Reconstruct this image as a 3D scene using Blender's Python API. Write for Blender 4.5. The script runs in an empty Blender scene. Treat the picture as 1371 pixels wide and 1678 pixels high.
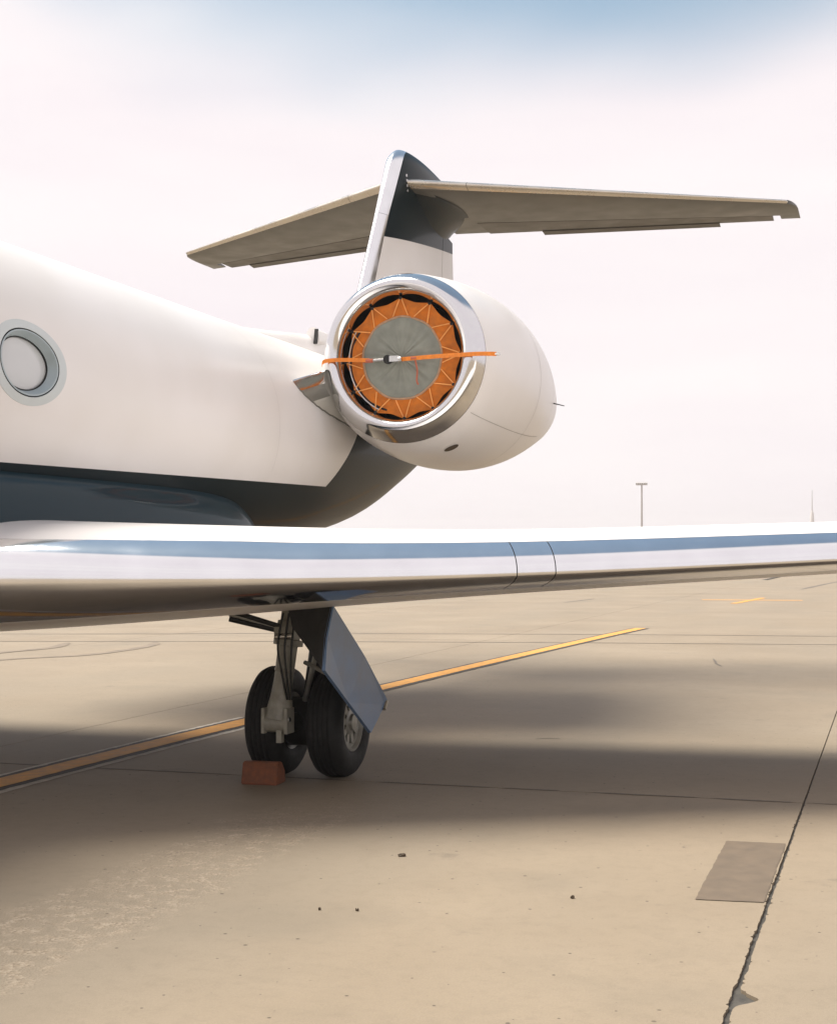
import bpy, bmesh, math, random
from mathutils import Vector, Matrix
random.seed(7)
R = math.radians
scene = bpy.context.scene
col = scene.collection

# ------------------------------------------------------------------ camera
cam_d = bpy.data.cameras.new('camera'); cam = bpy.data.objects.new('camera', cam_d); col.objects.link(cam)
scene.camera = cam
cam.location = (6.8, -11.35, 1.82)
cam.rotation_euler = (R(90), 0, R(17.5))
cam_d.sensor_fit = 'HORIZONTAL'; cam_d.sensor_width = 36
cam_d.lens = 36 * 2400 / 1371
cam_d.shift_y = 69 / 1371
cam_d.clip_start = 0.05; cam_d.clip_end = 8000

# ------------------------------------------------------------------ sky, sun, exposure
SUN = Vector((-0.44, 0.03, 0.90)).normalized()
world = bpy.data.worlds.new('World'); scene.world = world; world.use_nodes = True
wn, wl = world.node_tree.nodes, world.node_tree.links
wn.clear()
def N(t, **k):
    n = wn.new(t)
    for a, b in k.items(): setattr(n, a, b)
    return n
out = N('ShaderNodeOutputWorld'); bg = N('ShaderNodeBackground')
sky = N('ShaderNodeTexSky', sky_type='NISHITA', sun_disc=False)
sky.sun_elevation = math.asin(SUN.z); sky.sun_rotation = math.atan2(SUN.x, SUN.y)
sky.air_density = 1.0; sky.dust_density = 1.0; sky.ozone_density = 0.5
tc = N('ShaderNodeTexCoord'); sx = N('ShaderNodeSeparateXYZ')
wl.new(tc.outputs['Generated'], sx.inputs[0])
mp = N('ShaderNodeMapping'); mp.inputs['Scale'].default_value = (1.0, 1.0, 2.4); mp.inputs['Location'].default_value = (0.35, 0.1, 0.0)
wl.new(tc.outputs['Generated'], mp.inputs[0])
nz = N('ShaderNodeTexNoise'); nz.inputs['Scale'].default_value = 2.1; nz.inputs['Detail'].default_value = 3; nz.inputs['Roughness'].default_value = 0.45
wl.new(mp.outputs[0], nz.inputs[0])
# veil of thin cloud with one wide clearing high above the tail, its edge broken by noise
CLEAR = Vector((-0.15, 0.55, 0.82)).normalized()
dt = N('ShaderNodeVectorMath', operation='DOT_PRODUCT'); dt.inputs[1].default_value = CLEAR
nm = N('ShaderNodeVectorMath', operation='NORMALIZE'); wl.new(tc.outputs['Generated'], nm.inputs[0]); wl.new(nm.outputs[0], dt.inputs[0])
ma = N('ShaderNodeMath', operation='MULTIPLY_ADD'); ma.inputs[1].default_value = 0.12
wl.new(nz.outputs[0], ma.inputs[0]); wl.new(dt.outputs['Value'], ma.inputs[2])
mr = N('ShaderNodeMapRange', interpolation_type='SMOOTHSTEP')
mr.inputs[1].default_value = 0.838; mr.inputs[2].default_value = 0.906; mr.inputs[3].default_value = 1.0; mr.inputs[4].default_value = 0.1
wl.new(ma.outputs[0], mr.inputs[0])
mp2 = N('ShaderNodeMapping'); mp2.inputs['Scale'].default_value = (1.2, 1.2, 7.0)
wl.new(tc.outputs['Generated'], mp2.inputs[0])
nz2 = N('ShaderNodeTexNoise'); nz2.inputs['Scale'].default_value = 1.7; nz2.inputs['Detail'].default_value = 4
wl.new(mp2.outputs[0], nz2.inputs[0])
cr = N('ShaderNodeValToRGB')
cr.color_ramp.elements[0].position = 0.35; cr.color_ramp.elements[0].color = (4.05, 3.72, 3.86, 1)
cr.color_ramp.elements[1].position = 0.68; cr.color_ramp.elements[1].color = (4.38, 4.12, 4.12, 1)
wl.new(nz2.outputs[0], cr.inputs[0])
mx = N('ShaderNodeMix', data_type='RGBA')
tint = N('ShaderNodeMix', data_type='RGBA', blend_type='MULTIPLY'); tint.inputs[0].default_value = 1; tint.inputs[7].default_value = (.52, .62, .56, 1)
wl.new(sky.outputs[0], tint.inputs[6])
wl.new(mr.outputs[0], mx.inputs[0]); wl.new(tint.outputs[2], mx.inputs[6]); wl.new(cr.outputs[0], mx.inputs[7])
wl.new(mx.outputs[2], bg.inputs[0]); bg.inputs[1].default_value = 0.10
wl.new(bg.outputs[0], out.inputs[0])

sun_d = bpy.data.lights.new('sun', 'SUN'); sun_o = bpy.data.objects.new('sun', sun_d); col.objects.link(sun_o)
sun_d.energy = 3.0; sun_d.angle = R(40); sun_d.color = (1.0, 0.93, 0.82)
sun_o.rotation_euler = SUN.to_track_quat('Z', 'Y').to_euler(); sun_o.location = (0, 0, 60)

scene.view_settings.view_transform = 'Standard'; scene.view_settings.look = 'None'
scene.view_settings.gamma = 1.0; scene.view_settings.use_curve_mapping = False
scene.view_settings.exposure = 1.25

# ------------------------------------------------------------------ helpers
def link(name, me, parent=None):
    o = bpy.data.objects.new(name, me); col.objects.link(o)
    if parent: o.parent = parent
    return o
def tag(o, label=None, cat=None, group=None, kind=None):
    for k, v in (('label', label), ('category', cat), ('group', group), ('kind', kind)):
        if v: o[k] = v
    return o
def mesh(name, verts, faces, mat, parent=None, smooth=True, recalc=True, angle=None, loc=None):
    me = bpy.data.meshes.new(name)
    me.from_pydata([tuple(v) for v in verts], [], faces)
    bm = bmesh.new(); bm.from_mesh(me)
    bmesh.ops.remove_doubles(bm, verts=bm.verts, dist=1e-5)
    if recalc: bmesh.ops.recalc_face_normals(bm, faces=bm.faces)
    for f in bm.faces: f.smooth = smooth
    if angle is not None:
        for e in bm.edges:
            if len(e.link_faces) == 2 and e.calc_face_angle(0) > R(angle): e.smooth = False
    bm.to_mesh(me); bm.free()
    if mat: me.materials.append(mat)
    return link(name, me, parent)
class B:
    """collects shapes, build() links them as one mesh"""
    def __init__(s): s.v = []; s.f = []
    def add(s, v, f):
        n = len(s.v); s.v += [tuple(p) for p in v]; s.f += [tuple(i + n for i in q) for q in f]; return s
    def loft(s, rings, closed=True, cap0=False, cap1=False):
        n = len(rings[0]); v = [p for r in rings for p in r]; f = []
        for i in range(len(rings) - 1):
            for j in range(n if closed else n - 1):
                k = (j + 1) % n
                f.append((i*n + j, i*n + k, (i+1)*n + k, (i+1)*n + j))
        if cap0: f.append(tuple(range(n)))
        if cap1: f.append(tuple((len(rings)-1)*n + j for j in range(n)))
        return s.add(v, f)
    def box(s, c, h, M=None):
        v = []
        for x in (-1, 1):
            for y in (-1, 1):
                for z in (-1, 1):
                    p = Vector((x*h[0], y*h[1], z*h[2]))
                    if M is not None: p = M @ p
                    v.append(p + Vector(c))
        return s.add(v, [(0,1,3,2),(4,6,7,5),(0,4,5,1),(2,3,7,6),(0,2,6,4),(1,5,7,3)])
    def tube(s, pts, r, n=12, cap=True):
        pts = [Vector(p) for p in pts]; rings = []
        rr = r if isinstance(r, (list, tuple)) else [r]*len(pts)
        t0 = (pts[1]-pts[0]).normalized()
        a = t0.orthogonal().normalized()
        for i, p in enumerate(pts):
            t = (pts[min(i+1, len(pts)-1)] - pts[max(i-1, 0)]).normalized()
            a = (a - t*a.dot(t)).normalized(); b = t.cross(a)
            rings.append([p + (a*math.cos(q) + b*math.sin(q))*rr[i] for q in [2*math.pi*j/n for j in range(n)]])
        return s.loft(rings, True, cap, cap)
    def build(s, name, mat, parent=None, smooth=True, angle=35): return mesh(name, s.v, s.f, mat, parent, smooth, True, angle)
def plate(outline, normal, th):
    """thin plate from an outline of 3D points"""
    nv = Vector(normal).normalized()*th/2
    a = [Vector(p)+nv for p in outline]; b = [Vector(p)-nv for p in outline]
    n = len(outline)
    f = [tuple(range(n)), tuple(reversed(range(n, 2*n)))] + [(i, (i+1) % n, n+(i+1) % n, n+i) for i in range(n)]
    return B().add(a+b, f)
def lerp(t, tab):
    """piecewise-linear table lookup, rows (key, v1, v2...)"""
    if t <= tab[0][0]: r = tab[0][1:]
    elif t >= tab[-1][0]: r = tab[-1][1:]
    else:
        for p, q in zip(tab, tab[1:]):
            if p[0] <= t <= q[0]:
                k = (t-p[0])/(q[0]-p[0]); r = tuple(a+(b-a)*k for a, b in zip(p[1:], q[1:])); break
    return r if len(r) > 1 else r[0]
def smooth_tab(tab, m=6):
    """Catmull-Rom resample of a table"""
    o = []
    for i in range(len(tab)-1):
        p0 = tab[max(i-1, 0)]; p1 = tab[i]; p2 = tab[i+1]; p3 = tab[min(i+2, len(tab)-1)]
        for j in range(m):
            t = j/m
            o.append(tuple(0.5*((2*b)+(-a+c)*t+(2*a-5*b+4*c-d)*t*t+(-a+3*b-3*c+d)*t**3) for a, b, c, d in zip(p0, p1, p2, p3)))
    o.append(tuple(tab[-1])); return o
def T(s):
    s = max(0, min(1, s))
    return (0.2969*math.sqrt(s)-0.126*s-0.3516*s*s+0.2843*s**3-0.1036*s**4)*10

# ------------------------------------------------------------------ materials
def mat(name):
    m = bpy.data.materials.new(name); m.use_nodes = True
    return m, m.node_tree.nodes, m.node_tree.links, m.node_tree.nodes['Principled BSDF']
def simple(name, c, rough=0.5, metal=0.0, coat=0.0, var=0.12, scale=6.0, bump=0.0, bscale=60.0, coat_rough=0.05, rvar=0.08):
    m, n, l, p = mat(name)
    g = n.new('ShaderNodeNewGeometry')
    t = n.new('ShaderNodeTexNoise'); t.inputs['Scale'].default_value = scale; t.inputs['Detail'].default_value = 6
    l.new(g.outputs['Position'], t.inputs[0])
    r = n.new('ShaderNodeMapRange'); r.inputs[1].default_value = 0.3; r.inputs[2].default_value = 0.7
    r.inputs[3].default_value = 1-var; r.inputs[4].default_value = 1+var; l.new(t.outputs[0], r.inputs[0])
    x = n.new('ShaderNodeMix'); x.data_type = 'RGBA'; x.blend_type = 'MULTIPLY'; x.inputs[0].default_value = 1
    x.inputs[6].default_value = (*c, 1); l.new(r.outputs[0], x.inputs[7]); l.new(x.outputs[2], p.inputs['Base Color'])
    r2 = n.new('ShaderNodeMapRange'); r2.inputs[1].default_value = 0.3; r2.inputs[2].default_value = 0.7
    r2.inputs[3].default_value = max(0.02, rough-rvar); r2.inputs[4].default_value = rough+rvar; l.new(t.outputs[0], r2.inputs[0])
    l.new(r2.outputs[0], p.inputs['Roughness'])
    p.inputs['Metallic'].default_value = metal
    p.inputs['Coat Weight'].default_value = coat; p.inputs['Coat Roughness'].default_value = coat_rough
    if bump:
        t2 = n.new('ShaderNodeTexNoise'); t2.inputs['Scale'].default_value = bscale; t2.inputs['Detail'].default_value = 4
        l.new(g.outputs['Position'], t2.inputs[0])
        b = n.new('ShaderNodeBump'); b.inputs['Strength'].default_value = bump; b.inputs['Distance'].default_value = 0.01
        l.new(t2.outputs[0], b.inputs['Height']); l.new(b.outputs[0], p.inputs['Normal'])
    return m
WHITE = (0.73, 0.708, 0.695); NAVY = (0.003, 0.010, 0.0135)
def painted(name, build_mask, dark_coat=.12, dark=NAVY):
    """gloss white paint with dark paint where the mask is 1; the colours meet in a hard masked edge"""
    m, n, l, p = mat(name)
    g = n.new('ShaderNodeNewGeometry'); s = n.new('ShaderNodeSeparateXYZ'); l.new(g.outputs['Position'], s.inputs[0])
    def M(op, a, b=None, c=None):
        q = n.new('ShaderNodeMath'); q.operation = op
        for i, v in enumerate((a, b, c)):
            if v is None: continue
            if isinstance(v, (int, float)): q.inputs[i].default_value = v
            else: l.new(v, q.inputs[i])
        return q.outputs[0]
    f = build_mask(M, s.outputs[0], s.outputs[1], s.outputs[2])
    t = n.new('ShaderNodeTexNoise'); t.inputs['Scale'].default_value = 0.9; t.inputs['Detail'].default_value = 7; l.new(g.outputs['Position'], t.inputs[0])
    c = n.new('ShaderNodeValToRGB'); c.color_ramp.elements[0].color = (WHITE[0]*.95, WHITE[1]*.945, WHITE[2]*.93, 1); c.color_ramp.elements[1].color = (*WHITE, 1)
    c.color_ramp.elements[0].position = .35; c.color_ramp.elements[1].position = .6
    l.new(t.outputs[0], c.inputs[0])
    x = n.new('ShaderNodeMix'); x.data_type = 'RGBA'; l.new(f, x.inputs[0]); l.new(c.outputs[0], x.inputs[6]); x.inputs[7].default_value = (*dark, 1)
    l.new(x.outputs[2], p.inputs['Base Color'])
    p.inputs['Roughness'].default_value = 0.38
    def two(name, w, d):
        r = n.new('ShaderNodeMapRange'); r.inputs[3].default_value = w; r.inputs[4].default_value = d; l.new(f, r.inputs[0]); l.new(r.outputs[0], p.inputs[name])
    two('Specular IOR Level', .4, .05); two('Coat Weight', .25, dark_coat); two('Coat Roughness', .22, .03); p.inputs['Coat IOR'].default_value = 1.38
    b = n.new('ShaderNodeBump'); b.inputs['Strength'].default_value = 0.05; b.inputs['Distance'].default_value = 0.02
    t2 = n.new('ShaderNodeTexNoise'); t2.inputs['Scale'].default_value = 2.2; l.new(g.outputs['Position'], t2.inputs[0])
    l.new(t2.outputs[0], b.inputs['Height']); l.new(b.outputs[0], p.inputs['Coat Normal'])
    return m
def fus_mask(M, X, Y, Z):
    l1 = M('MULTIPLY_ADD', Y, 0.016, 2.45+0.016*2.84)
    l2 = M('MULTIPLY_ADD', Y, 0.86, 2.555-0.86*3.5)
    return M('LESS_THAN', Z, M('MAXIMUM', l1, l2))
def fin_mask(M, X, Y, Z):
    return M('GREATER_THAN', Z, M('MULTIPLY_ADD', Y, 0.13, 6.35-0.13*8.5))
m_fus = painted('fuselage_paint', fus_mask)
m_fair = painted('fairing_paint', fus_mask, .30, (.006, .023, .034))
m_fin = painted('fin_paint', fin_mask, .12)
m_white = simple('white_paint', WHITE, 0.38, coat=0.25, var=0.03, scale=1.5, rvar=0.04, coat_rough=.2)
m_navy = simple('navy_paint', NAVY, 0.35, coat=0.12, var=0.2, scale=1.5, rvar=0.05, coat_rough=0.03)
m_navy.node_tree.nodes['Principled BSDF'].inputs['Specular IOR Level'].default_value = .05; m_navy.node_tree.nodes['Principled BSDF'].inputs['Coat IOR'].default_value = 1.38
m_chrome = simple('polished_aluminium', (0.83, 0.84, 0.86), 0.10, metal=1.0, var=0.04, scale=3.0, rvar=0.04, bump=0.10, bscale=2.6)
m_lip = simple('polished_lip', (0.70, 0.70, 0.71), 0.12, metal=1.0, var=0.03, scale=2.0, rvar=0.02)
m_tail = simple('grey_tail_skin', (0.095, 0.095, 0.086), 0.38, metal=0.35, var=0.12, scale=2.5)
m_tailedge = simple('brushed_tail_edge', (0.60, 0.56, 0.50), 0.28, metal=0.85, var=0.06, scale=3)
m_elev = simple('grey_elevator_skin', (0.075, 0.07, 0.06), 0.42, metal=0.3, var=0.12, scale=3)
m_pylon = simple('shaded_pylon_grey', (0.50, 0.485, 0.44), 0.4, coat=0.2, var=0.06, scale=3)  # shading of the white pylon skin put into a grey base colour
m_finedge = simple('fin_edge_metal', (0.80, 0.81, 0.83), 0.2, metal=1.0, var=0.04, scale=3.0)
m_reflband = simple('dark_reflection_grey', (0.24, 0.235, 0.21), 0.35, metal=0.3, var=0.08, scale=5)
m_shadeline = simple('shade_line_grey', (0.16, 0.155, 0.14), 0.7)
m_seam = simple('panel_seam', (0.34, 0.325, 0.31), 0.7)
m_seam2 = simple('skin_seam_paint', (0.52, 0.50, 0.485), 0.5)
m_gap = simple('dark_gap', (0.012, 0.012, 0.012), 0.8)
m_ring = simple('window_surround', (0.50, 0.55, 0.56), 0.35, coat=0.4, var=0.04)
m_reveal = simple('window_reveal', (0.33, 0.40, 0.43), 0.35, var=0.06)
m_rubber = simple('tyre_rubber', (0.0045, 0.005, 0.005), 0.75, var=0.25, scale=20, bump=0.15)
m_rim = simple('grey_wheel_metal', (0.34, 0.34, 0.31), 0.45, metal=0.5, var=0.15, scale=18)
m_strut = simple('grey_gear_paint', (0.27, 0.26, 0.215), 0.45, var=0.2, scale=14, bump=0.05)
m_dark = simple('dark_gear_metal', (0.018, 0.019, 0.018), 0.5, metal=0.3, var=0.3, scale=16)
m_steel = simple('bright_steel', (0.6, 0.6, 0.58), 0.25, metal=1.0)
m_door = simple('blue_lit_door', (0.105, 0.185, 0.33), 0.36, coat=0.3, var=0.15, scale=6)  # blue light reflected by the door is put into its base colour
m_orange = simple('orange_canvas', (0.55, 0.155, 0.012), 0.8, var=0.18, scale=14, bump=0.2, bscale=220)
m_cord = simple('pale_orange_cord', (0.80, 0.36, 0.10), 0.8)
m_strap = simple('orange_strap', (0.68, 0.20, 0.02), 0.7, var=0.15, scale=30)
m_grey = simple('grey_canvas', (0.225, 0.235, 0.20), 0.8, var=0.14, scale=9, bump=0.2, bscale=260)
m_red = simple('faded_red_cord', (0.42, 0.12, 0.07), 0.8)
m_chock = simple('orange_brown_chock', (0.16, 0.05, 0.018), 0.7, var=0.25, scale=24, bump=0.2)
m_yellow = simple('yellow_line_paint', (0.56, 0.27, 0.05), 0.7, var=0.22, scale=9, bump=0.1)
m_black = simple('black_line_paint', (0.055, 0.05, 0.045), 0.8, var=0.35, scale=12)
m_linewhite = simple('pale_line_edge', (0.50, 0.46, 0.40), 0.8, var=0.25, scale=10)
m_tar = simple('tar_seam', (0.12, 0.10, 0.08), 0.8, var=0.4, scale=3)
m_mark = simple('tyre_mark_rubber', (0.18, 0.145, 0.11), 0.85, var=0.3, scale=4)
m_patch = simple('patched_concrete', (0.118, 0.090, 0.064), 0.85, var=0.16, scale=8, bump=0.15)
m_seal = simple('joint_sealant', (0.055, 0.05, 0.043), 0.85, var=0.4, scale=20, bump=0.3)
m_mast = simple('galvanised_mast', (0.42, 0.40, 0.39), 0.6, metal=0.2)
m_leaf = simple('dry_leaf', (0.07, 0.05, 0.03), 0.8, var=0.4, scale=60)

def concrete():
    m, n, l, p = mat('apron_concrete')
    g = n.new('ShaderNodeNewGeometry'); P = g.outputs['Position']
    def noise(scale, det=6, rough=.55, mapscale=None):
        t = n.new('ShaderNodeTexNoise'); t.inputs['Scale'].default_value = scale; t.inputs['Detail'].default_value = det; t.inputs['Roughness'].default_value = rough
        if mapscale:
            q = n.new('ShaderNodeMapping'); q.inputs['Scale'].default_value = mapscale; l.new(P, q.inputs[0]); l.new(q.outputs[0], t.inputs[0])
        else: l.new(P, t.inputs[0])
        return t.outputs[0]
    def rng(src, a, b, c, d, smooth=False):
        r = n.new('ShaderNodeMapRange'); 
        if smooth: r.interpolation_type = 'SMOOTHSTEP'
        for i, v in enumerate((a, b, c, d)): r.inputs[1+i].default_value = v
        l.new(src, r.inputs[0]); return r.outputs[0]
    def mul(a, b):
        q = n.new('ShaderNodeMath'); q.operation = 'MULTIPLY'
        for i, v in enumerate((a, b)):
            if isinstance(v, (int, float)): q.inputs[i].default_value = v
            else: l.new(v, q.inputs[i])
        return q.outputs[0]
    def mix(f, a, b, bt='MIX'):
        x = n.new('ShaderNodeMix'); x.data_type = 'RGBA'; x.blend_type = bt
        for i, v in ((0, f), (6, a), (7, b)):
            if isinstance(v, tuple): x.inputs[i].default_value = (*v, 1)
            elif isinstance(v, (int, float)): x.inputs[i].default_value = v
            else: l.new(v, x.inputs[i])
        return x.outputs[2]
    c = mix(rng(noise(.35, 5), .35, .68, 0, 1), (.222, .177, .124), (.280, .230, .168))
    c = mix(rng(noise(.16, 4, .5, (2.5, .5, 1)), .45, .70, 0, .65), c, (.21, .18, .138))     # long faint stains
    c = mix(rng(noise(2.3, 7, .65), .50, .78, 0, .5), c, (.185, .152, .110))
    c = mix(rng(noise(70, 4, .75), .3, .75, .0, .5), c, (.165, .132, .095))                      # fine grain
    c = mix(mul(rng(noise(.55, 3, .5), .56, .70, 0, 1, True), .38), c, (.165, .140, .105))       # old broad stains
    c = mix(mul(rng(noise(1.3, 4, .6), .66, .74, 0, 1, True), .5), c, (.12, .10, .078))           # drips
    c = mix(mul(rng(noise(160, 2, .6), .45, .7, 0, 1), .35), c, (.30, .25, .19))
    c = mix(mul(rng(noise(11, 5, .7), .48, .72, 0, 1), .28), c, (.150, .122, .088))
    # scattered dark specks
    v = n.new('ShaderNodeTexVoronoi'); v.voronoi_dimensions = '2D'; v.inputs['Scale'].default_value = 5.5; v.inputs['Randomness'].default_value = 1; l.new(P, v.inputs['Vector'])
    sc = n.new('ShaderNodeSeparateColor'); l.new(v.outputs['Color'], sc.inputs[0])
    szn = n.new('ShaderNodeMath'); szn.operation = 'MULTIPLY_ADD'; szn.inputs[1].default_value = .05; l.new(sc.outputs[1], szn.inputs[0]); szn.inputs[2].default_value = .012
    dv = n.new('ShaderNodeMath'); dv.operation = 'DIVIDE'; l.new(v.outputs['Distance'], dv.inputs[0]); l.new(szn.outputs[0], dv.inputs[1])
    sp = mul(rng(dv.outputs[0], .7, 1.1, 1, 0), rng(sc.outputs[0], .55, .85, 0, 1))
    c = mix(mul(sp, .95), c, (.055, .042, .03))
    v2 = n.new('ShaderNodeTexVoronoi'); v2.voronoi_dimensions = '2D'; v2.inputs['Scale'].default_value = 9; l.new(P, v2.inputs['Vector'])
    sc2 = n.new('ShaderNodeSeparateColor'); l.new(v2.outputs['Color'], sc2.inputs[0])
    c = mix(mul(mul(rng(v2.outputs['Distance'], .05, .11, 1, 0), rng(sc2.outputs[1], .80, .82, 0, 1)), .4), c, (.22, .18, .14))
    # a strip of worn, open-textured surface running along the slab
    s = n.new('ShaderNodeSeparateXYZ'); l.new(P, s.inputs[0])
    w = n.new('ShaderNodeMath'); w.operation = 'MULTIPLY_ADD'; w.inputs[1].default_value = .55; l.new(noise(1.6, 5), w.inputs[0]); l.new(s.outputs[0], w.inputs[2])
    strip = mul(rng(w.outputs[0], 2.72, 2.98, 0, 1, True), rng(w.outputs[0], 3.52, 3.78, 1, 0, True))
    strip = mul(strip, rng(s.outputs[1], -2.6, -.6, 1, 0, True))
    v3 = n.new('ShaderNodeTexVoronoi'); v3.voronoi_dimensions = '2D'; v3.inputs['Scale'].default_value = 72; l.new(P, v3.inputs['Vector'])
    sc3 = n.new('ShaderNodeSeparateColor'); l.new(v3.outputs['Color'], sc3.inputs[0])
    peb = rng(sc3.outputs[2], .0, 1, 0, 1)
    chips = mix(rng(peb, .62, .7, 0, 1), mix(rng(peb, .16, .2, 1, 0), (.255, .205, .148), (.175, .138, .098)), (.335, .28, .215))
    c = mix(mul(strip, rng(noise(9, 4), .44, .60, 0, .75)), c, chips)
    l.new(c, p.inputs['Base Color'])
    p.inputs['Roughness'].default_value = .72; p.inputs['Specular IOR Level'].default_value = .35
    b = n.new('ShaderNodeBump'); b.inputs['Strength'].default_value = .35; b.inputs['Distance'].default_value = .004
    l.new(noise(45, 5, .7), b.inputs['Height'])
    b2 = n.new('ShaderNodeBump'); b2.inputs['Distance'].default_value = .006; l.new(mul(strip, .8), b2.inputs['Strength'])
    l.new(v3.outputs['Distance'], b2.inputs['Height']); l.new(b.outputs[0], b2.inputs['Normal']); l.new(b2.outputs[0], p.inputs['Normal'])
    return m
m_conc = concrete()

# ------------------------------------------------------------------ ground: far sheet, slabs with open joints
apron = mesh('apron', [(-1500,-1500,-.06),(1500,-1500,-.06),(1500,1500,-.06),(-1500,1500,-.06)], [(0,1,2,3)], m_conc, smooth=False)
tag(apron, 'pale beige concrete airport apron stretching to the horizon', kind='structure')
JX, JY, SX, SY = 6.27, -0.30, 7.4, 18.8
def jag(x_edge, y, side):
    """ragged spalled edge along the near joint"""
    if abs(x_edge-JX) > .01: return 0.006
    near = max(0, min(1, (2.0-y)/7))
    g = .005 + .003*near
    q = abs(math.sin(y*7.3+side*1.7)*math.sin(y*17.1+2.2*side)*math.sin(y*3.1+side))
    g += near*.010*q + near*random.uniform(0, .004)
    if random.random() < .10*near: g += random.uniform(.004, .014)
    if side > 0: g += .085*math.exp(-((y+5.24)/.075)**2)
    return g
def slab(i, j):
    x0 = JX + i*SX; x1 = x0+SX; y0 = JY + j*SY; y1 = y0+SY
    fine = (i in (-1, 0) and j in (-1, 0))
    def ys(xe):
        if fine and abs(xe-JX) < .01: 
            a = max(y0+.009, -10.5); b = min(y1-.009, 6)
            n = int((b-a)/.02); return [y0+.009]*(a > y0+.01) + [a+(b-a)*k/n for k in range(n+1)] + [y1-.009]*(b < y1-.01)
        return [y0+.009, y1-.009]
    sk = lambda xe, y: .008*y if abs(xe-JX) < .01 else 0
    ring = [(x1-jag(x1, y, -1)+sk(x1, y), y) for y in ys(x1)] + [(x0+jag(x0, y, 1)+sk(x0, y), y) for y in reversed(ys(x0))]
    n = len(ring)
    v = [(x, y, 0) for x, y in ring] + [(x, y, -.055) for x, y in ring]
    f = [tuple(range(n))] + [(k, (k+1) % n, n+(k+1) % n, n+k) for k in range(n)]
    return mesh('concrete_slab', v, f, m_conc, apron, smooth=False)
for i in range(-9, 7):
    for j in range(-2, 5): slab(i, j)
# grey sealant lying low in the joints
sb = B()
for i in range(-8, 7): sb.box((JX+i*SX, 37, -.024), (.16 if i else .6, 75, .008))
for j in range(-1, 5): sb.box((-2, JY+j*SY, -.0405), (70, .03, .008))
sb.build('joint_sealant', m_seal, apron, False)
# resurfaced patch against the joint
pts = []
def rag(a, b, n, amp):
    return [(a[0]+(b[0]-a[0])*k/n+random.uniform(-amp, amp), a[1]+(b[1]-a[1])*k/n+random.uniform(-amp, amp), .004) for k in range(n)]
pts = rag((5.87,-1.92),(6.235,-1.90),12,.003)+rag((6.235,-1.90),(6.22,-3.53),30,.003)+rag((6.22,-3.53),(5.87,-3.57),12,.003)+rag((5.87,-3.57),(5.87,-1.92),40,.0035)
mesh('repair_patch', pts, [tuple(range(len(pts)))], m_patch, apron, False)
def ribbon(name, path, w, z, m, taper=False, jit=0.0, n=24):
    """flat strip along a ground path; w is the full width"""
    P = [Vector((x, y, 0)) for x, y in path]; Q = []
    for a in smooth_tab([tuple(p) for p in P], n): Q.append(Vector(a))
    va, vb = [], []
    for i, p in enumerate(Q):
        t = (Q[min(i+1, len(Q)-1)]-Q[max(i-1, 0)]).normalized(); s = Vector((-t.y, t.x, 0))
        k = 1.0
        if taper: k = min(1, 4*i/len(Q)+.15, 6*(1-i/len(Q))+.15)
        va.append(p+s*(w/2*k+random.uniform(-jit, jit))+Vector((0,0,z))); vb.append(p-s*(w/2*k+random.uniform(-jit, jit))+Vector((0,0,z)))
    B_ = B(); B_.loft([[a, b] for a, b in zip(va, vb)], closed=False)
    return B_.build(name, m, apron, False)
YEL = [(.05,-18),(.12,-6),(.16,-1.3),(.20,1.5),(.27,3.6),(.36,7.42),(.56,12.41),(.98,20.6),(1.22,24.4)]
ribbon('line_pale_border', YEL[:5], .55, .004, m_linewhite, jit=.008)
ribbon('line_black_border', YEL, .42, .008, m_black, jit=.010)
ribbon('yellow_guide_line', YEL, .27, .012, m_yellow, jit=.005)
for a_, b_ in ((-14, -3.2), (-2.9, 1.7), (1.9, 2.7), (2.95, 3.9), (4.0, 4.45), (4.7, 5.5), (5.6, 6.2), (6.3, 9), (9.4, 20)):
    ribbon('joint_filler', [(a_, JY+random.uniform(-.004, .004)), ((a_+b_)/2, JY+random.uniform(-.006, .006)), (b_, JY+random.uniform(-.004, .004))], .034, .003, m_tar, True, .006, n=40)
ribbon('tar_seam', [(-40,10),(-13.37,17.25),(-6.4,19.6),(.98,21.5),(7.54,22.56),(25,25.5)], .12, .004, m_tar, jit=.02)
ribbon('tar_seam', [(-40,7.2),(-11.68,14.85),(-5.2,16.8),(1.54,18.36),(7.47,19.4),(25,22.3)], .10, .0045, m_tar, jit=.02)
ribbon('tyre_mark', [(-7.8,7.5),(-7.59,10.44),(-6.85,11.9),(-6.82,13.53),(-7.05,14.9),(-7.5,15.9)], .22, .0065, m_mark, True, .02)
ribbon('tyre_mark', [(-8.8,9.0),(-8.65,12.05),(-8.5,13.2),(-8.6,13.93),(-9.05,15.1)], .22, .0075, m_mark, True, .02)
ribbon('yellow_apron_mark', [(.04,47.58),(2.0,47.8),(3.89,48.0)], .55, .004, m_yellow, jit=.03)
ribbon('yellow_apron_mark', [(1.65,43.4),(1.85,46),(2.17,50.8)], .26, .008, m_yellow, jit=.02)
ribbon('surface_crack', [(-4.5,42.5),(-4.4,45),(-4.28,47.5)], .14, .004, m_tar, True, .02)
ribbon('surface_crack', [(2.9,66),(3.5,78),(4.2,90)], .3, .004, m_tar, True, .02)
ribbon('surface_crack', [(4.02,14.5),(4.15,13.7),(4.2,13.3),(4.36,12.7)], .035, .004, m_tar, True, .008)
ribbon('surface_crack', [(3.55,2.72),(3.68,2.80),(3.80,2.80)], .03, .004, m_tar, True, .006)

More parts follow.
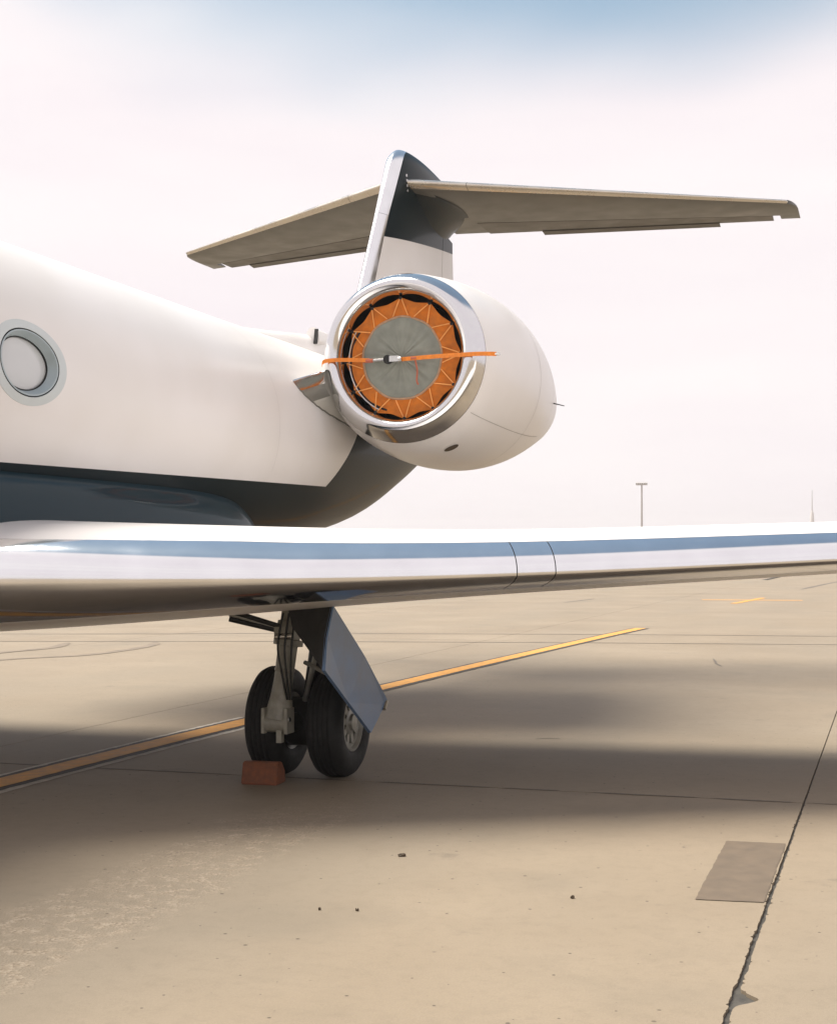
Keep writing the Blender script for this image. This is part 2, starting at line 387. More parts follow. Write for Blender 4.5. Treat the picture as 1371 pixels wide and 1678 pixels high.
# ------------------------------------------------------------------ aircraft
jet = bpy.data.objects.new('business_jet', None); col.objects.link(jet); jet.empty_display_size = 1
tag(jet, 'white twin-engine business jet with dark belly, polished wing edge and covered engine', 'airplane')
NSEG = 256
FT = smooth_tab([(-17.0,2.52,.03,.03,.03),(-16.7,2.54,.28,.22,.25),(-16,2.62,.56,.5,.5),(-15,2.78,.86,.8,.84),(-13.6,2.98,1.1,1.12,1.1),(-12,3.08,1.2,1.2,1.2),(-9,3.08,1.2,1.2,1.2),(-5,3.08,1.2,1.2,1.2),(-1,3.08,1.2,1.2,1.2),(2.6,3.08,1.2,1.2,1.2),
    (4.2,3.10,1.17,1.19,1.14),(6,3.2,1.04,1.09,1.01),(7.5,3.36,.88,.9,.76),(9,3.58,.70,.63,.50),(10.5,3.75,.5,.40,.31),(12,3.86,.30,.20,.18),(13,3.9,.10,.08,.08)], 5)
def fus(Y): return lerp(Y, FT)
def fus_pt(Y, al, off=0.0):
    zc, a, bu, bl = fus(Y); b = bu if math.sin(al) > 0 else bl
    return Vector(((a+off)*math.cos(al), Y, zc+(b+off)*math.sin(al)))
WIN = [(-2.50, .055)] + [(-2.50-1.25*k, .055) for k in range(1, 5)]     # (Y, angle) of the cabin windows
WY, WZ = .47, .300
ys = sorted(set([round(r[0], 3) for r in FT] + [round(-2.5-1.25*k+.03*q, 3) for k in range(5) for q in range(-18, 19)]))
v = []; f = []
for y in ys: v += [fus_pt(y, 2*math.pi*j/NSEG) for j in range(NSEG)]
def in_win(y, al, lim):
    al = (al+math.pi) % (2*math.pi)-math.pi
    for wy, wa in WIN:
        if ((y-wy)/WY)**2 + ((al-wa)*1.2/WZ)**2 < lim*lim: return True
    return False
for i in range(len(ys)-1):
    for j in range(NSEG):
        k = (j+1) % NSEG
        cs = [(ys[i], j), (ys[i], j+1), (ys[i+1], j+1), (ys[i+1], j)]
        if all(in_win(y, 2*math.pi*q/NSEG, .97) for y, q in cs): continue
        f.append((i*NSEG+j, i*NSEG+k, (i+1)*NSEG+k, (i+1)*NSEG+j))
f.append(tuple(range(NSEG))); f.append(tuple((len(ys)-1)*NSEG+j for j in range(NSEG)))
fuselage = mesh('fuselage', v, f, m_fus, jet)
def win_ring(wy, wa, prof, n=72):
    rings = []
    for rho, off in prof:
        rings.append([fus_pt(wy+WY*rho*math.cos(q), wa+WZ*rho*math.sin(q)/1.2, off) for q in [2*math.pi*k/n for k in range(n)]])
    return rings
m_glass = simple('window_blind_glass', (0.50, 0.52, 0.53), 0.12, coat=1.0, var=0.03)
for wy, wa in WIN:
    w = B().loft(win_ring(wy, wa, [(1.0, -.002), (.998, .003), (.80, .003), (.795, -.001)])).build('cabin_window', m_ring, jet)
    B().loft(win_ring(wy, wa, [(.800, .000), (.795, -.012), (.772, -.012), (.768, .0)])).build('window_gasket', m_gap, w)
    B().loft(win_ring(wy, wa, [(.770, -.002), (.765, .001), (.735, .0), (.70, -.03), (.665, -.055), (.655, -.06)])).build('window_reveal', m_reveal, w)
    g = win_ring(wy, wa, [(.66, -.057), (.63, -.054)]); B().loft(g).build('pane_seal', m_dark, w)
    g = win_ring(wy, wa, [(.64, -.066), (.4, -.064), (.2, -.063), (.02, -.063)])
    B().loft(g, cap1=True).build('pane', m_glass, w)
for Y in (1.9,):
    B().loft([[fus_pt(Y+d, R(-22)+R(132)*k/80, .0015) for k in range(81)] for d in (-.002, .002)], False).build('skin_seam', m_seam2, jet)
# first stroke of the registration lettering, running out of view
B().loft([[fus_pt(-3.10, a, .002) for a in (-.47, -.40)], [fus_pt(-2.905, a, .002) for a in (-.47, -.40)]], closed=False).build('registration_letter', m_gap, jet)

# wing-to-body fairing
rings = []
for k in range(81):
    t = -1+2*k/80; t = math.copysign(1-(1-abs(t))**1.8, t)
    Y = -3.7+5.8*t; w = max(0, 1-abs(t)**9)**.5
    rings.append([(math.copysign(abs(math.cos(q))**.5, math.cos(q))*1.10*(.74+.26*w), Y, 1.92+math.copysign(abs(math.sin(q))**.62, math.sin(q))*.66*w) for q in [2*math.pi*j/64 for j in range(64)]])
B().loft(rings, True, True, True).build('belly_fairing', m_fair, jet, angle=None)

# ---- wings
TL = math.tan(R(29.5))
WT = [(0.3,1.63,.50,.37,5.95),(1.46,1.645,.435,.31,5.4),(3.88,1.668,.365,.135,4.3),(6.5,1.78,.315,.085,3.3),(10,1.98,.21,.08,2.4),(14.0,2.22,.11,.06,1.4)]
WTS = smooth_tab(WT, 6)
def wing_pt(sg, X, s):
    """s in -1..1: negative along the underside, positive along the top"""
    zl, hu, hl, c = lerp(X, WTS); a = abs(s); Y = -2.8+TL*(X-2.27)+a*c
    pw = 1-.27*max(0, min(1, (3.0-X)/1.5))                          # fuller nose towards the root
    z = zl + (hu*T(a)**pw if s > 0 else -hl*T(a)) - .10*a*min(1, c/4)
    return Vector((sg*X, Y, z))
def edge_pt(sg, X, s, push=0.0):
    c = lerp(X, WTS)[3]; X2 = X-.43*abs(s)*c
    p = wing_pt(sg, X2, s)
    return p
SE = .06
def se_up(X): return .06-.021*max(0, min(1, (2.7-X)/1.2))
SE_LOW = .12
def s_edge(n, X): return [math.copysign((k/n)**2*(se_up(X) if k > 0 else SE_LOW), k) for k in range(-n, n+1)]
def s_skin(n): return [SE+(1-SE)*(k/n)**1.5 for k in range(n+1)]
def chordwise_skin(ptf, xs, name, m, parent, s0=SE, s1=.999, n=36):
    ss = [s0+(s1-s0)*(k/n)**1.4 for k in range(n+1)]
    prof = [-q for q in ss] + list(reversed(ss))
    return B().loft([[ptf(x, s) for s in prof] for x in xs], True, True, True).build(name, m, parent, angle=50)
def wing(sg):
    xs = [.3+13.7*k/110 for k in range(111)]
    def skin_s(x, q, up):
        s0 = (se_up(x) if up else SE_LOW)+.0015; return s0+(.999-s0)*q**1.4
    qs = [k/36 for k in range(37)]
    w = B().loft([[wing_pt(sg, x, -skin_s(x, q, False)) for q in qs]+[wing_pt(sg, x, skin_s(x, q, True)) for q in reversed(qs)] for x in xs], True, True, True).build('wing', m_white, jet, angle=50)
    segs = [(.55, 4.425), (4.431, 4.665), (4.671, 14.0)]
    for a, b in segs:
        n = max(3, int((b-a)/.12)); xx = [a+(b-a)*k/n for k in range(n+1)]
        B().loft([[edge_pt(sg, x, s) for s in s_edge(22, x)] for x in xx], False).build('leading_edge', m_chrome, w, angle=None)
    # spar face just behind the edge skin, seen only in the joints
    xx = [.55+13.4*k/60 for k in range(61)]
    def inset(x, s):
        p = edge_pt(sg, x, s); q = edge_pt(sg, x, 1e-9); return Vector((p.x, p.y+.012, q.z+(p.z-q.z)*.955))
    B().loft([[inset(x, s) for s in s_edge(10, x)] for x in xx], False).build('edge_spar', m_gap, w)
    # winglet
    rings = []
    for k in range(9):
        t = k/8; c = 1.4-.75*t; h = 1.5*t**1.3; ox = .95*t
        ring = []
        for s in [math.copysign(q, 1) for q in s_skin(12)][::-1]+[-q for q in s_skin(12)]:
            a = abs(s); th = .075*(1-.6*t)*T(a)*(1 if s > 0 else -1)
            ring.append((sg*(14.0+ox-th*min(1, 2*t)), -2.8+TL*11.73+.9*t+a*c, 2.22+h+th*(1-min(1, 2*t))))
        rings.append(ring)
    B().loft(rings, True, True, True).build('winglet', m_white, w)
wing(1); wing(-1)

# ---- engines
EX, EZ = 2.05, 3.885
def lathe(prof, ex, n=96, drop=None):
    rings = []
    for Y, r in prof:
        zc = EZ-.045*max(0, min(1, (Y-3.0)/.5))
        rings.append([(ex+r*math.cos(q), Y, zc+r*math.sin(q)) for q in [2*math.pi*j/n for j in range(n)]])
    return B().loft(rings)
def engine(sg):
    ex = sg*EX
    skin = smooth_tab([(3.203,.888),(3.45,.947),(3.8,.995),(4.3,1.038),(4.8,1.052),(5.4,1.03),(6.0,.965),(6.6,.87),(7.3,.74),(7.9,.62)], 5)
    nac = lathe(skin, ex).build('engine_nacelle', m_white, jet, angle=None)
    lip = smooth_tab([(3.46,.645),(3.3,.642),(3.16,.648),(3.06,.671),(3.008,.708),(2.995,.748),(3.01,.788),(3.06,.826),(3.12,.856),(3.198,.886)], 6)
    lathe(lip, ex, 128).build('inlet_lip', m_lip, nac, angle=None)
    lathe([(3.2,.884),(3.21,.88),(3.215,.67)], ex).build('lip_joint', m_gap, nac)
    lathe([(3.46,.644),(3.8,.69),(4.2,.70),(4.21,.0001)], ex).build('inlet_duct', m_dark, nac)
    lathe([(7.9,.62),(7.88,.57),(7.4,.55),(7.0,.54),(7.0,.0001)], ex).build('exhaust_duct', m_dark, nac)
    # drain port low on the cowl and a small mast on the flank
    a = R(-66) if sg > 0 else R(-114)
    def on(Y, an, off):
        r_ = lerp(Y, skin)+off; return (ex+r_*math.cos(an), Y, EZ-.045+r_*math.sin(an))
    B().add([on(3.62+.07*math.sin(q), a+.085*math.cos(q), .004) for q in [2*math.pi*j/24 for j in range(24)]], [tuple(range(24))]).build('drain_port', m_leaf, nac)
    B().tube([(ex+sg*.86, 6.55, 3.70), (ex+sg*.99, 6.62, 3.67)], [.008, .005], 8).build('drain_mast', m_dark, nac)
    # cowl split lines
    for Y in (5.05, 6.35):
        B().loft([[on(Y+d, R(-175)+R(350)*k/90, .0025) for k in range(91)] for d in (-.004, .004)], False).build('cowl_seam', m_seam, nac)
    B().loft([[on(3.25+2.9*k/40, (R(-38) if sg > 0 else R(218))+d, .0025) for k in range(41)] for d in (-.003, .003)], False).build('cowl_seam', m_seam, nac)
    # pylon
    def pp(x, s):
        a = abs(s); yl = 2.42+(x-1.06)*2.6; c = 7.1-yl; zl = 3.54+(x-1.06)*.83
        return Vector((sg*x, yl+a*c, zl + (.12*T(a)**.8 if s > 0 else -.32*T(a)**.8)-.26*a))
    xs = [.45+.09*k for k in range(10)]
    py = chordwise_skin(pp, xs, 'engine_pylon', m_pylon, jet, .045, .999, 24)
    B().loft([[pp(x, math.copysign((k/10)**2*(.045 if k > 0 else .006), k)) for k in range(-10, 11)] for x in xs], False).build('pylon_edge', m_lip, py, angle=None)
    B().loft([[pp(x, -.0062-.038*(k/10)) for k in range(11)] for x in xs], False).build('pylon_reflection_band', m_reflband, py, angle=None)  # strip coloured dark grey as the ground reflection under the polished nose
    line = []                                                       # dark tube standing in for the shadow line where pylon underside meets fuselage
    for k in range(1, 60):
        a = (k/60)**1.5*.85
        for q in range(120):
            x = .5+.75*q/119; p = pp(x, -a); zc, fa, bu, bl = fus(p.y)
            if (x/fa)**2+((p.z-zc)/(bu if p.z > zc else bl))**2 >= 1: line.append(p); break
    if len(line) > 3: B().tube(line, .009, 6).build('pylon_shade_line', m_shadeline, py)
    for (x, s, sz) in ((1.10, -.13, .05), (1.17, -.20, .045)):
        p = pp(x, s); t = (pp(x, s-.02)-p).normalized(); q = (pp(x+.05, s)-p).normalized(); nn = t.cross(q).normalized()
        if nn.z > 0: nn = -nn
        B().add([p+nn*.004+q*sz*.75*i+t*sz*1.5*j for i, j in ((-1,-1),(1,-1),(1,1),(-1,1))], [(0,1,2,3)]).build('vent', m_leaf, py, False)
engine(1); engine(-1)

# ---- vertical fin
VT = smooth_tab([(3.9,6.2,12.5,.15),(4.35,6.82,12.42,.155),(5.3,7.43,12.3,.165),(6.0,7.86,12.2,.165),(6.66,8.26,12.12,.165),(7.1,8.54,12.1,.19),(7.45,8.76,12.1,.21),(7.62,8.90,12.1,.20),(7.75,9.08,12.08,.16),(7.82,9.30,12.05,.11),(7.86,9.75,12.0,.03)], 4)
def fin_pt(Z, s):
    ly, ty, t = lerp(Z, VT); a = abs(s)
    return Vector((math.copysign(1, s)*t*T(a), ly+a*(ty-ly), Z))
FE = .055
zs = sorted(set([r[0] for r in VT]))
ss = [FE+.001+(.77-FE)*(k/24)**1.3 for k in range(25)]
fin = B().loft([[fin_pt(z, s) for s in [-q for q in ss]+list(reversed(ss))] for z in zs], True, True, True).build('vertical_fin', m_fin, jet, angle=50)
B().loft([[fin_pt(z, math.copysign((k/14)**2*FE, k if k else 1)) for k in range(-14, 15)] for z in [q for q in zs if q < 6.655]+[6.658]], False).build('leading_edge', m_finedge, fin, angle=None)
B().loft([[fin_pt(z, math.copysign((k/14)**2*FE, k if k else 1)) for k in range(-14, 15)] for z in [6.662]+[q for q in zs if q > 6.67]], False, False, True).build('leading_edge', m_finedge, fin, angle=None)
rz = [4.6+.1*k for k in range(25)]
ss = [.777+.222*k/10 for k in range(11)]
B().loft([[fin_pt(z, s) for s in [-q for q in ss]+list(reversed(ss))] for z in rz], True, True, True).build('rudder', m_fin, fin, angle=50)
# dorsal fairing running up into the fin
rings = []
for k in range(25):
    t = k/24; Y = 2.4+5.2*t; top = 4.27+.52*t**1.25; hw = .10+.17*t
    rings.append([(hw*math.cos(q), Y, 4.10+(top-4.10)*max(0, math.sin(q))**.7) for q in [math.pi*j/24 for j in range(25)]])
dors = B().loft(rings, False).build('dorsal_fairing', m_white, jet, angle=None)
M = Matrix.Rotation(R(-14), 3, 'X')
B().box((.18, 5.455, 4.50), (.022, .012, .095), M).build('ram_air_inlet', m_gap, dors, False)
B().loft([[(.13+(.09-.10*t)*math.cos(q), 5.47+.75*t, 4.50+.03*t+(.12-.05*t)*math.sin(q)) for q in [2*math.pi*j/20 for j in range(20)]] for t in (0, .15, .4, .7, 1)], True, True, True).build('inlet_scoop', m_white, dors)

# ---- tailplane (one piece across the fin), with edges, elevators and tabs
def tail_pt(sg, X, s):
    k = (X-.1)/5.3; c = 3.0+(1.30-3.0)*k; t = .135+(.055-.135)*k; a = abs(s)
    if X > (5.37 if sg > 0 else 4.95):                            # rounded tip
        e = (X-(5.37 if sg > 0 else 4.95))/.16; e = min(1, e)
        lead = .50*(1-math.sqrt(max(0, 1-e*e))); t *= math.sqrt(max(.02, 1-e*e))
    else: lead = 0
    Y = 9.1+math.tan(R(33))*(X-.15)+lead+a*(c-lead)
    z = 7.29+.0225*sg*X + (t*T(a) if s > 0 else -t*T(a)*.8)-.15*(1-k)*a
    return Vector((sg*X, Y, z))
root = None
for sg in (1, -1):
    tip = 5.53 if sg > 0 else 5.11
    xs = [.08+(tip-.30-.08)*k/40 for k in range(41)]+[tip-.30+.30*math.sin(math.pi/2*k/10) for k in range(1, 11)]
    tp = lambda x, s: tail_pt(sg, x, s)
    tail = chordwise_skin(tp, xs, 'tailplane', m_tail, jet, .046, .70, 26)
    for a, b in ((.08, .93), (.936, tip)):
        xx = [a+(b-a)*k/30 for k in range(31)]
        B().loft([[tp(x, math.copysign((k/12)**2*.045, k if k else 1)) for k in range(-12, 13)] for x in xx], False).build('leading_edge', m_tailedge, tail, angle=None)
    xe = [.62+(tip-.42-.62)*k/40 for k in range(41)]
    def ep(x, s):
        p = tp(x, s); d = (abs(s)-.71)*.18; return p-Vector((0, 0, d*.35))
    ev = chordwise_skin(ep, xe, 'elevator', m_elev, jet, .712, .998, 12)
    xt = [1.45+(4.25-1.45)*k/20 for k in range(21)]
    def tb(x, s):
        p = ep(x, 1.0); c = abs(s); return p+Vector((0, c*.20-.06, .010*(-1 if s < 0 else 1)*(1-c)-.004-c*.028))
    chordwise_skin(tb, xt, 'trim_tab', m_elev, ev, .02, 1.0, 4)
    # hinge cove between stabiliser and elevator
    B().loft([[tp(x, -.69)+Vector((0,0,.010)), tp(x, -.72)+Vector((0,0,.012))] for x in xs[:-4]], False).build('hinge_cove', m_gap, tail)
    xi = [.08+(.615-.08)*k/6 for k in range(7)]
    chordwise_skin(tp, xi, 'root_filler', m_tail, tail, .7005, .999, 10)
    xo = [q for q in xs if q > tip-.415]
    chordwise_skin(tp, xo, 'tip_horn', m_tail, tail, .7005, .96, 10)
    # dark root fillet under the tailplane
    rings = []
    for k in range(17):
        t = k/16; Y = 9.25+2.7*t; w = .17+.42*math.sin(math.pi*min(1, t*1.05))**.8
        zt = tail_pt(sg, .3, -max(.03, (Y-9.2)/2.95)).z+.02
        rings.append([(sg*(.05+w*q/8), Y, zt+.0*q-(.34*(1-q/8)**2.2)*math.sin(math.pi*t)**.6-.006) for q in range(9)])
    B().loft(rings, False).build('root_fillet', m_navy, tail, angle=None)
# dark gasket holes on the fin beside the tailplane nose
for k in range(4): B().box((.196, 9.02+.02*k, 7.36-.07*k), (.006, .012, .018)).build('fin_fastener', m_steel, fin, False)

# ---- main landing gear
def ringX(x, r, cy, cz, n=48): return [(x, cy+r*math.cos(q), cz+r*math.sin(q)) for q in [2*math.pi*j/n for j in range(n)]]
def latheX(prof, cx, cy, cz, sg=1, n=48): return B().loft([ringX(cx+sg*x, r, cy, cz, n) for x, r in prof])
AY, AZ, TR = -.10, .440, .445
def gear(sg):
    G = lambda x, y, z: (sg*x, y, z)
    # leg: lathe along a slightly raked axis
    a, b = Vector(G(2.325, -.42, 1.62)), Vector(G(2.205, -.50, .50))
    prof = [(0,.085),(.30,.085),(.305,.105),(.36,.108),(.365,.09),(.43,.09),(.435,.12),(.475,.12),(.48,.08),(.64,.078),(.645,.083),(.66,.083),(.665,.076),(.74,.078),(.84,.088),(.93,.105),(1.0,.112)]
    strut = B().tube([a.lerp(b, t) for t, r in prof], [r for t, r in prof], 24).build('gear_strut', m_strut, jet)
    k = b+Vector((0, -.02, -.03))
    B().tube([k+Vector((-.085,0,.0)), k+Vector((.085,0,0))], .075, 20).build('knuckle', m_strut, strut)
    for s in (-1, 1): B().box(k+Vector((s*.098, 0, .02)), (.013, .075, .10)).build('lug', m_strut, strut)
    B().tube([k+Vector((-.12,-.03,.03)), k+Vector((.12,-.03,.03))], .022, 10).build('pin', m_steel, strut)
    B().box(k+Vector((.03, -.02, -.10)), (.022, .03, .055)).build('jacking_lug', m_strut, strut)
    B().tube([k, Vector(G(2.29, AY, AZ))], [.075, .085], 16).build('trailing_arm', m_dark, strut)
    B().tube([G(1.92, AY, AZ), G(2.70, AY, AZ)], .05, 16).build('axle', m_dark, strut)
    B().tube([G(2.45, -.30, 1.02), G(2.31, -.20, .62)], .022, 10).build('damper_rod', m_rim, strut)
    B().tube([G(2.5, -.26, 1.5), G(2.32, -.12, .60)], .06, 12).build('shock_absorber', m_dark, strut)
    # side brace running up to the wing
    for dz, r, m_ in ((0, .022, m_dark), (.055, .016, m_rim), (.10, .022, m_dark)):
        B().tube([G(2.26, -.52, 1.20+dz*.3), G(1.83, -.62, 1.30+dz*.65)], r, 10).build('side_brace', m_, strut)
    B().box(G(2.28, -.50, 1.19), (.085, .07, .05)).build('brace_bracket', m_strut, strut)
    B().tube([G(2.21, -.56, 1.16), G(2.36, -.56, 1.17)], .03, 12).build('brace_pin', m_steel, strut)
    # hydraulic hoses
    for q in range(3):
        pts = [G(2.27+.05*q, -.56, 1.35), G(2.24+.06*q, -.60, 1.1), G(2.27+.04*q, -.60, .9), G(2.30+.02*q, -.55, .66)]
        B().tube(smooth_tab(pts, 6), .009, 8).build('hydraulic_hose', m_dark, strut)
    B().tube([G(2.15, AY, AZ), G(2.46, AY, AZ)], .20, 28).build('brake_drum', m_dark, strut)
    for wx in (2.04, 2.57):
        o = 1 if wx > 2.2 else -1
        prof = [(-.115,.235),(-.135,.25),(-.146,.29),(-.148,.34),(-.138,.39),(-.115,.422),(-.085,.438)]
        for gx in (-.06, -.02, .02, .06): prof += [(gx-.007,.4445),(gx-.005,.434),(gx+.005,.434),(gx+.007,.4445)]
        prof += [(-x, r) for x, r in reversed(prof[:7])]
        tyre = latheX(prof, sg*wx, AY, TR, 1, 72).build('wheel', m_rubber, jet, angle=None)
        # rim: outer flange, dished disc with holes, hub
        s2 = sg*o
        latheX([(.118,.238),(.128,.236),(.130,.222),(.112,.212),(.09,.205),(-.10,.205),(-.125,.236)], sg*wx, AY, TR, s2).build('rim', m_rim, tyre)
        latheX([(.045,.205),(.046,.0005)], sg*wx, AY, TR, s2).build('brake_pack', m_dark, tyre)
        d = B()
        for q in range(9):
            an = 2*math.pi*q/9+.2; M_ = Matrix.Rotation(an, 3, 'X')
            c = M_ @ Vector((0, .145, 0))
            d.box((sg*wx+s2*.082, AY+c.y, TR+c.z), (.016, .065, .026), M_)
        d.build('spokes', m_rim, tyre)
        latheX([(.098,.214),(.102,.19),(.085,.178),(.07,.19)], sg*wx, AY, TR, s2).build('rim_ring', m_rim, tyre)
        latheX([(.07,.105),(.10,.10),(.112,.07),(.135,.062),(.14,.0005)], sg*wx, AY, TR, s2).build('hub_cap', m_rim, tyre)
    # outboard door: curved plate carried by the leg
    ol = [(2.90,-1.12,1.43),(2.93,-.52,1.02),(2.94,.00,.63),(2.93,-.03,.585),(2.92,-.34,.395),(2.90,-.80,.68),(2.885,-1.26,.96),(2.88,-1.20,1.20)]
    door = plate([G(*p) for p in ol], (1, .05, .1), .026).build('gear_door', m_door, jet, False)
    rim_l = [(2.945,-.005,.615),(2.945,-.06,.555)]
    B().tube([G(*p) for p in rim_l], .018, 10).build('door_latch', m_steel, door)
    il = [(2.30,-.64,1.62),(2.89,-1.14,1.62),(2.90,-1.12,1.43),(2.88,-1.20,1.20),(2.883,-1.25,.965),(2.62,-.90,1.10),(2.42,-.72,1.25)]
    plate([G(*p) for p in il], (.4, .8, .2), .02).build('shaded_inner_panel', m_gap, door, False)  # near-black plate, the shade inside the gear cavity is in its colour
    B().tube([G(2.40,-.42,.95), G(2.88,-.75,.82)], .018, 8).build('door_link', m_rim, door)
gear(1); gear(-1)

# ------------------------------------------------------------------ engine inlet cover (its own thing, pushed into the intake)
CY, CZ, CX = 3.16, 3.865, 2.05
cover = bpy.data.objects.new('engine_cover', None); col.objects.link(cover); cover.location = (CX, CY, CZ-.69)
tag(cover, 'orange and grey fabric cover laced into the engine intake', 'engine cover')
def CP(r, ang, dy=0.0):
    r *= .935
    return Vector((r*math.cos(ang), dy, .69+r*math.sin(ang)))
NT = 12; A0 = R(2)
def wr(ang): return .006*math.sin(ang*7+1)+.005*math.sin(ang*13+.4)+.004*math.sin(ang*23)
rings = []
n = 288
for k in range(11):
    t = k/10; ring = []
    for j in range(n):
        an = 2*math.pi*j/n; ph = ((an-A0)/(2*math.pi/NT)) % 1; tip = abs(2*ph-1)        # 1 at a point, 0 mid-way
        ro = .634+.048*tip**1.6
        r = .452+(ro-.452)*t
        ring.append(CP(r, an, -.01+.03*t+wr(an)*(1-t)+.012*math.sin(math.pi*t)*math.cos(2*math.pi*ph)))
    rings.append(ring)
B().loft(rings).build('orange_skirt', m_orange, cover, angle=None)
rings = []
for k in range(25):
    t = k/24; r = .002+.458*t
    rings.append([CP(r, 2*math.pi*j/n, -.03+.022*t*t+(wr(2*math.pi*j/n)*2.2+.004*math.sin(31*2*math.pi*j/n))*t*(1.15-t)+.004*math.sin(9*t+3*math.sin(2*math.pi*j/n))) for j in range(n)])
B().loft(rings, True, True).build('grey_disc', m_grey, cover, angle=None)
pts = [CP(.460+.004*math.sin(9*q), q, -.012) for q in [2*math.pi*j/96 for j in range(97)]]
B().tube(pts, .011, 8).build('disc_hem', simple('grey_orange_hem', (.40, .25, .15), .85, var=.2, scale=20), cover)
for q in range(NT):
    an = A0+2*math.pi*q/NT
    for s in (-1, 1):
        p0 = CP(.672, an+s*.012, .005); p1 = CP(.475, an+s*.185, -.022)
        B().tube([p0, p0.lerp(p1, .5)+Vector((0,-.006,0)), p1], .0062, 6).build('lacing_cord', m_cord, cover)
    c = CP(.672, an, .0)
    B().tube([c+Vector((0,-.014,0)), c+Vector((0,.012,0))], .016, 10).build('grommet', m_gap, cover)
hoop = [CP(.600+.02*math.sin(3*t), R(148)+R(104)*t, .02) for t in [k/20 for k in range(21)]]
B().tube(hoop, .013, 8).build('spring_hoop', m_gap, cover)
hoop = [CP(.630, R(150)+R(95)*t, .0) for t in [k/20 for k in range(21)]]
B().tube(hoop, .007, 8).build('hoop_wire', m_steel, cover)
BZ = .69+(3.835-CZ)
def C(x, y, z): return Vector((x-CX, y-CY, z-(CZ-.69)))
def strap(pts, w, th, name, m):
    rings = []
    for p in smooth_tab([tuple(q) for q in pts], 6):
        p = Vector(p); rings.append([p+Vector((0,-th,w)), p+Vector((0,th,w)), p+Vector((0,th,-w)), p+Vector((0,-th,-w))])
    return B().loft(rings, True, True, True).build(name, m, cover, False)
strap([C(2.02,3.07,3.838), C(2.4,3.02,3.846), C(2.75,2.975,3.848), C(2.95,2.955,3.846), C(3.11,2.955,3.838)], .021, .004, 'retaining_strap', m_strap)
strap([C(1.72,3.06,3.842), C(1.52,3.0,3.846), C(1.36,2.965,3.846), C(1.25,2.965,3.835), C(1.225,2.97,3.80)], .020, .004, 'retaining_strap', m_strap)
B().tube([C(3.10,2.953,3.838), C(3.15,2.953,3.835)], .013, 8).build('strap_end', m_steel, cover)
B().tube([C(1.70,3.07,3.838), C(1.92,3.06,3.842)], .018, 10).build('tension_bar', m_steel, cover)
B().tube([C(1.66,3.066,3.836), C(1.76,3.06,3.838)], .022, 10).build('bar_grip', m_red, cover)
B().tube([C(1.925,3.04,3.842), C(1.925,3.075,3.842)], .048, 18).build('bar_pivot', m_gap, cover)
bk = B(); bk.box(C(2.0,3.05,3.846), (.055, .015, .030)); bk.tube([C(2.05,3.04,3.835), C(2.08,3.04,3.84)], .030, 12); bk.build('buckle', m_steel, cover)
B().tube([C(2.18,3.05,3.845), C(2.24,3.05,3.845)], .017, 10).build('bar_grip', m_red, cover)
B().tube(smooth_tab([tuple(C(2.22,3.06,3.83)), tuple(C(2.235,3.085,3.72)), tuple(C(2.225,3.1,3.62)), tuple(C(2.24,3.105,3.575))], 5), .010, 6).build('pull_cord', m_red, cover)

# ------------------------------------------------------------------ wheel chock in front of the inner tyre
M = Matrix.Rotation(R(4), 3, 'Z')
v = []
for x in (-.15, .15):
    for y, z in ((-.10, 0), (.12, 0), (.10, .10), (.03, .175), (-.055, .175)): v.append(M @ Vector((x, y, z)))
chock = mesh('wheel_chock', v, [(0,1,2,3,4),(9,8,7,6,5)]+[(i,(i+1)%5,5+(i+1)%5,5+i) for i in range(5)], m_chock, smooth=False)
bmx = bmesh.new(); bmx.from_mesh(chock.data); bmesh.ops.bevel(bmx, geom=list(bmx.edges), offset=.008, segments=2, affect='EDGES'); bmx.to_mesh(chock.data); bmx.free()
chock.location = (2.13, -.64, .001)
tag(chock, 'rusty orange-brown block chock in front of the left tyre', 'wheel chock')
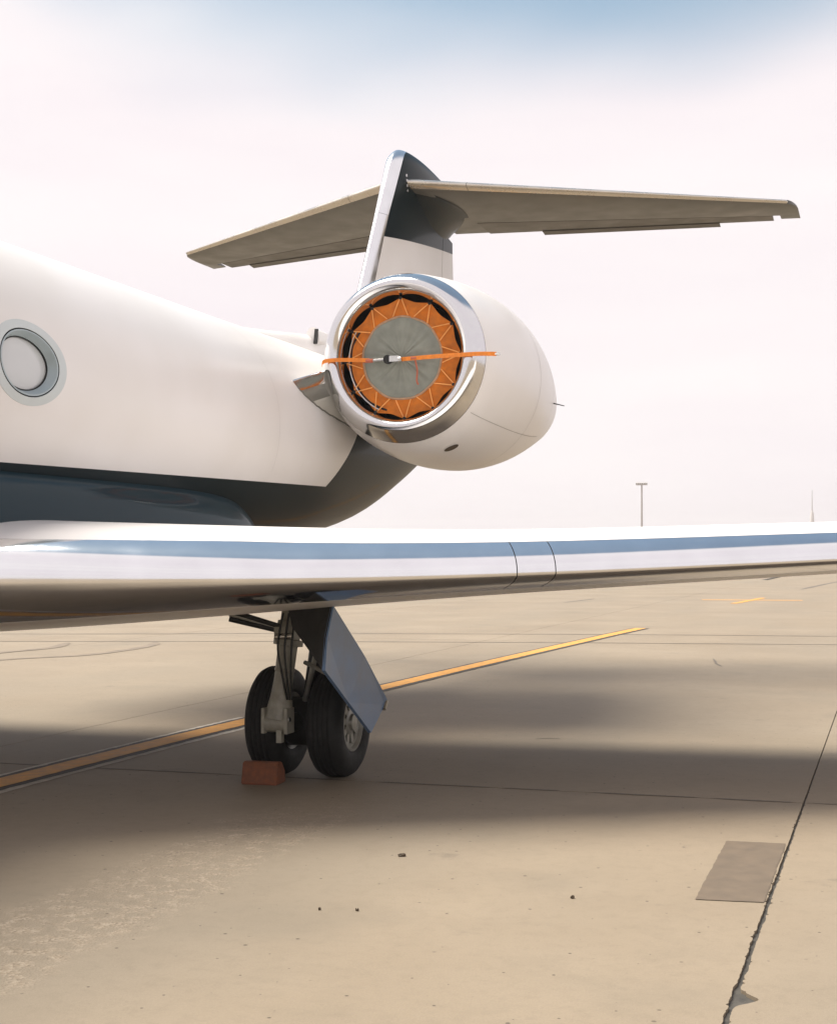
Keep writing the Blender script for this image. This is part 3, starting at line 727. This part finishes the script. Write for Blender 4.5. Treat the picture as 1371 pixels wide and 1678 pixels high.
# ------------------------------------------------------------------ small litter on the concrete
for (x, y, s, a, lab) in ((4.06,-2.98,.022,.3,'dark dry leaf lying on concrete below the landing gear'), (5.25,-3.73,.0125,1.0,'thin dark scrap on concrete left of the repair patch'), (4.26,-4.33,.008,.2,'tiny dark pebble on the open concrete, right of its neighbour'), (4.07,-4.37,.006,.7,'tiny dark pebble on the open concrete, left of its neighbour')):
    v = []; n_ = 9
    for k in range(n_):
        q = 2*math.pi*k/n_; r = s*random.uniform(.7, 1.15); v.append((r*math.cos(q)*1.3, r*math.sin(q)*.8, .004+.010*abs(math.sin(q*1.5))))
    top = [(p[0]*.5, p[1]*.5, p[2]+s*.25) for p in v]; bot = [(p[0]*.8, p[1]*.8, 0) for p in v]
    o = B().loft([bot, v, top], True, True, True).build('dry_leaf' if s > .012 else 'pebble', m_leaf, None, False)
    o.location = (x, y, .001); o.rotation_euler = (0, 0, a); tag(o, lab, 'leaf' if s > .012 else 'pebble', None if s > .012 else 'tiny pebbles on the concrete')
# ------------------------------------------------------------------ distant masts
mast = bpy.data.objects.new('light_mast', None); col.objects.link(mast); mast.location = (-50.7, 358.5, 0)
tag(mast, 'tall thin apron floodlight mast on the horizon', 'light mast')
B().tube([(0,0,-.03), (0,0,10), (0,0,19.4)], [.34, .27, .20], 12).build('pole', m_mast, mast)
B().box((0,0,19.3), (1.35, .12, .07)).build('crossarm', m_mast, mast, False)
for k in range(6): B().box((-1.25+.5*k, -.2, 19.62), (.19, .22, .26), Matrix.Rotation(R(20), 3, 'X')).build('floodlight', m_mast, mast, False)
tower = bpy.data.objects.new('distant_mast', None); col.objects.link(tower); tower.location = (-20.8, 630, 0)
tag(tower, 'faint pale tapering tower far off at the right edge', 'tower')
B().tube([(0,0,-.03), (0,0,14), (0,0,15), (0,0,19), (0,0,20)], [1.1, 1.0, .95, .7, .45], 16).build('shaft', simple('pale_concrete_tower', (.6,.58,.57), .8), tower)
B().tube([(0,0,20), (0,0,29)], [.22, .10], 8).build('antenna', m_mast, tower)

# ------------------------------------------------------------------ thin haze in the air over the apron
hz = B().box((0, 0, 19.5), (1600, 1600, 21.0)).build('haze', None, None, False)
hm = bpy.data.materials.new('haze_air'); hm.use_nodes = True
hn = hm.node_tree.nodes; hn.clear()
ho = hn.new('ShaderNodeOutputMaterial'); hv = hn.new('ShaderNodeVolumePrincipled')
hv.inputs['Color'].default_value = (1, .985, .98, 1); hv.inputs['Density'].default_value = .0005; hv.inputs['Anisotropy'].default_value = .3
hm.node_tree.links.new(hv.outputs[0], ho.inputs['Volume']); hz.data.materials.append(hm)
tag(hz, 'thin pale haze hanging over the apron', 'haze', kind='stuff')
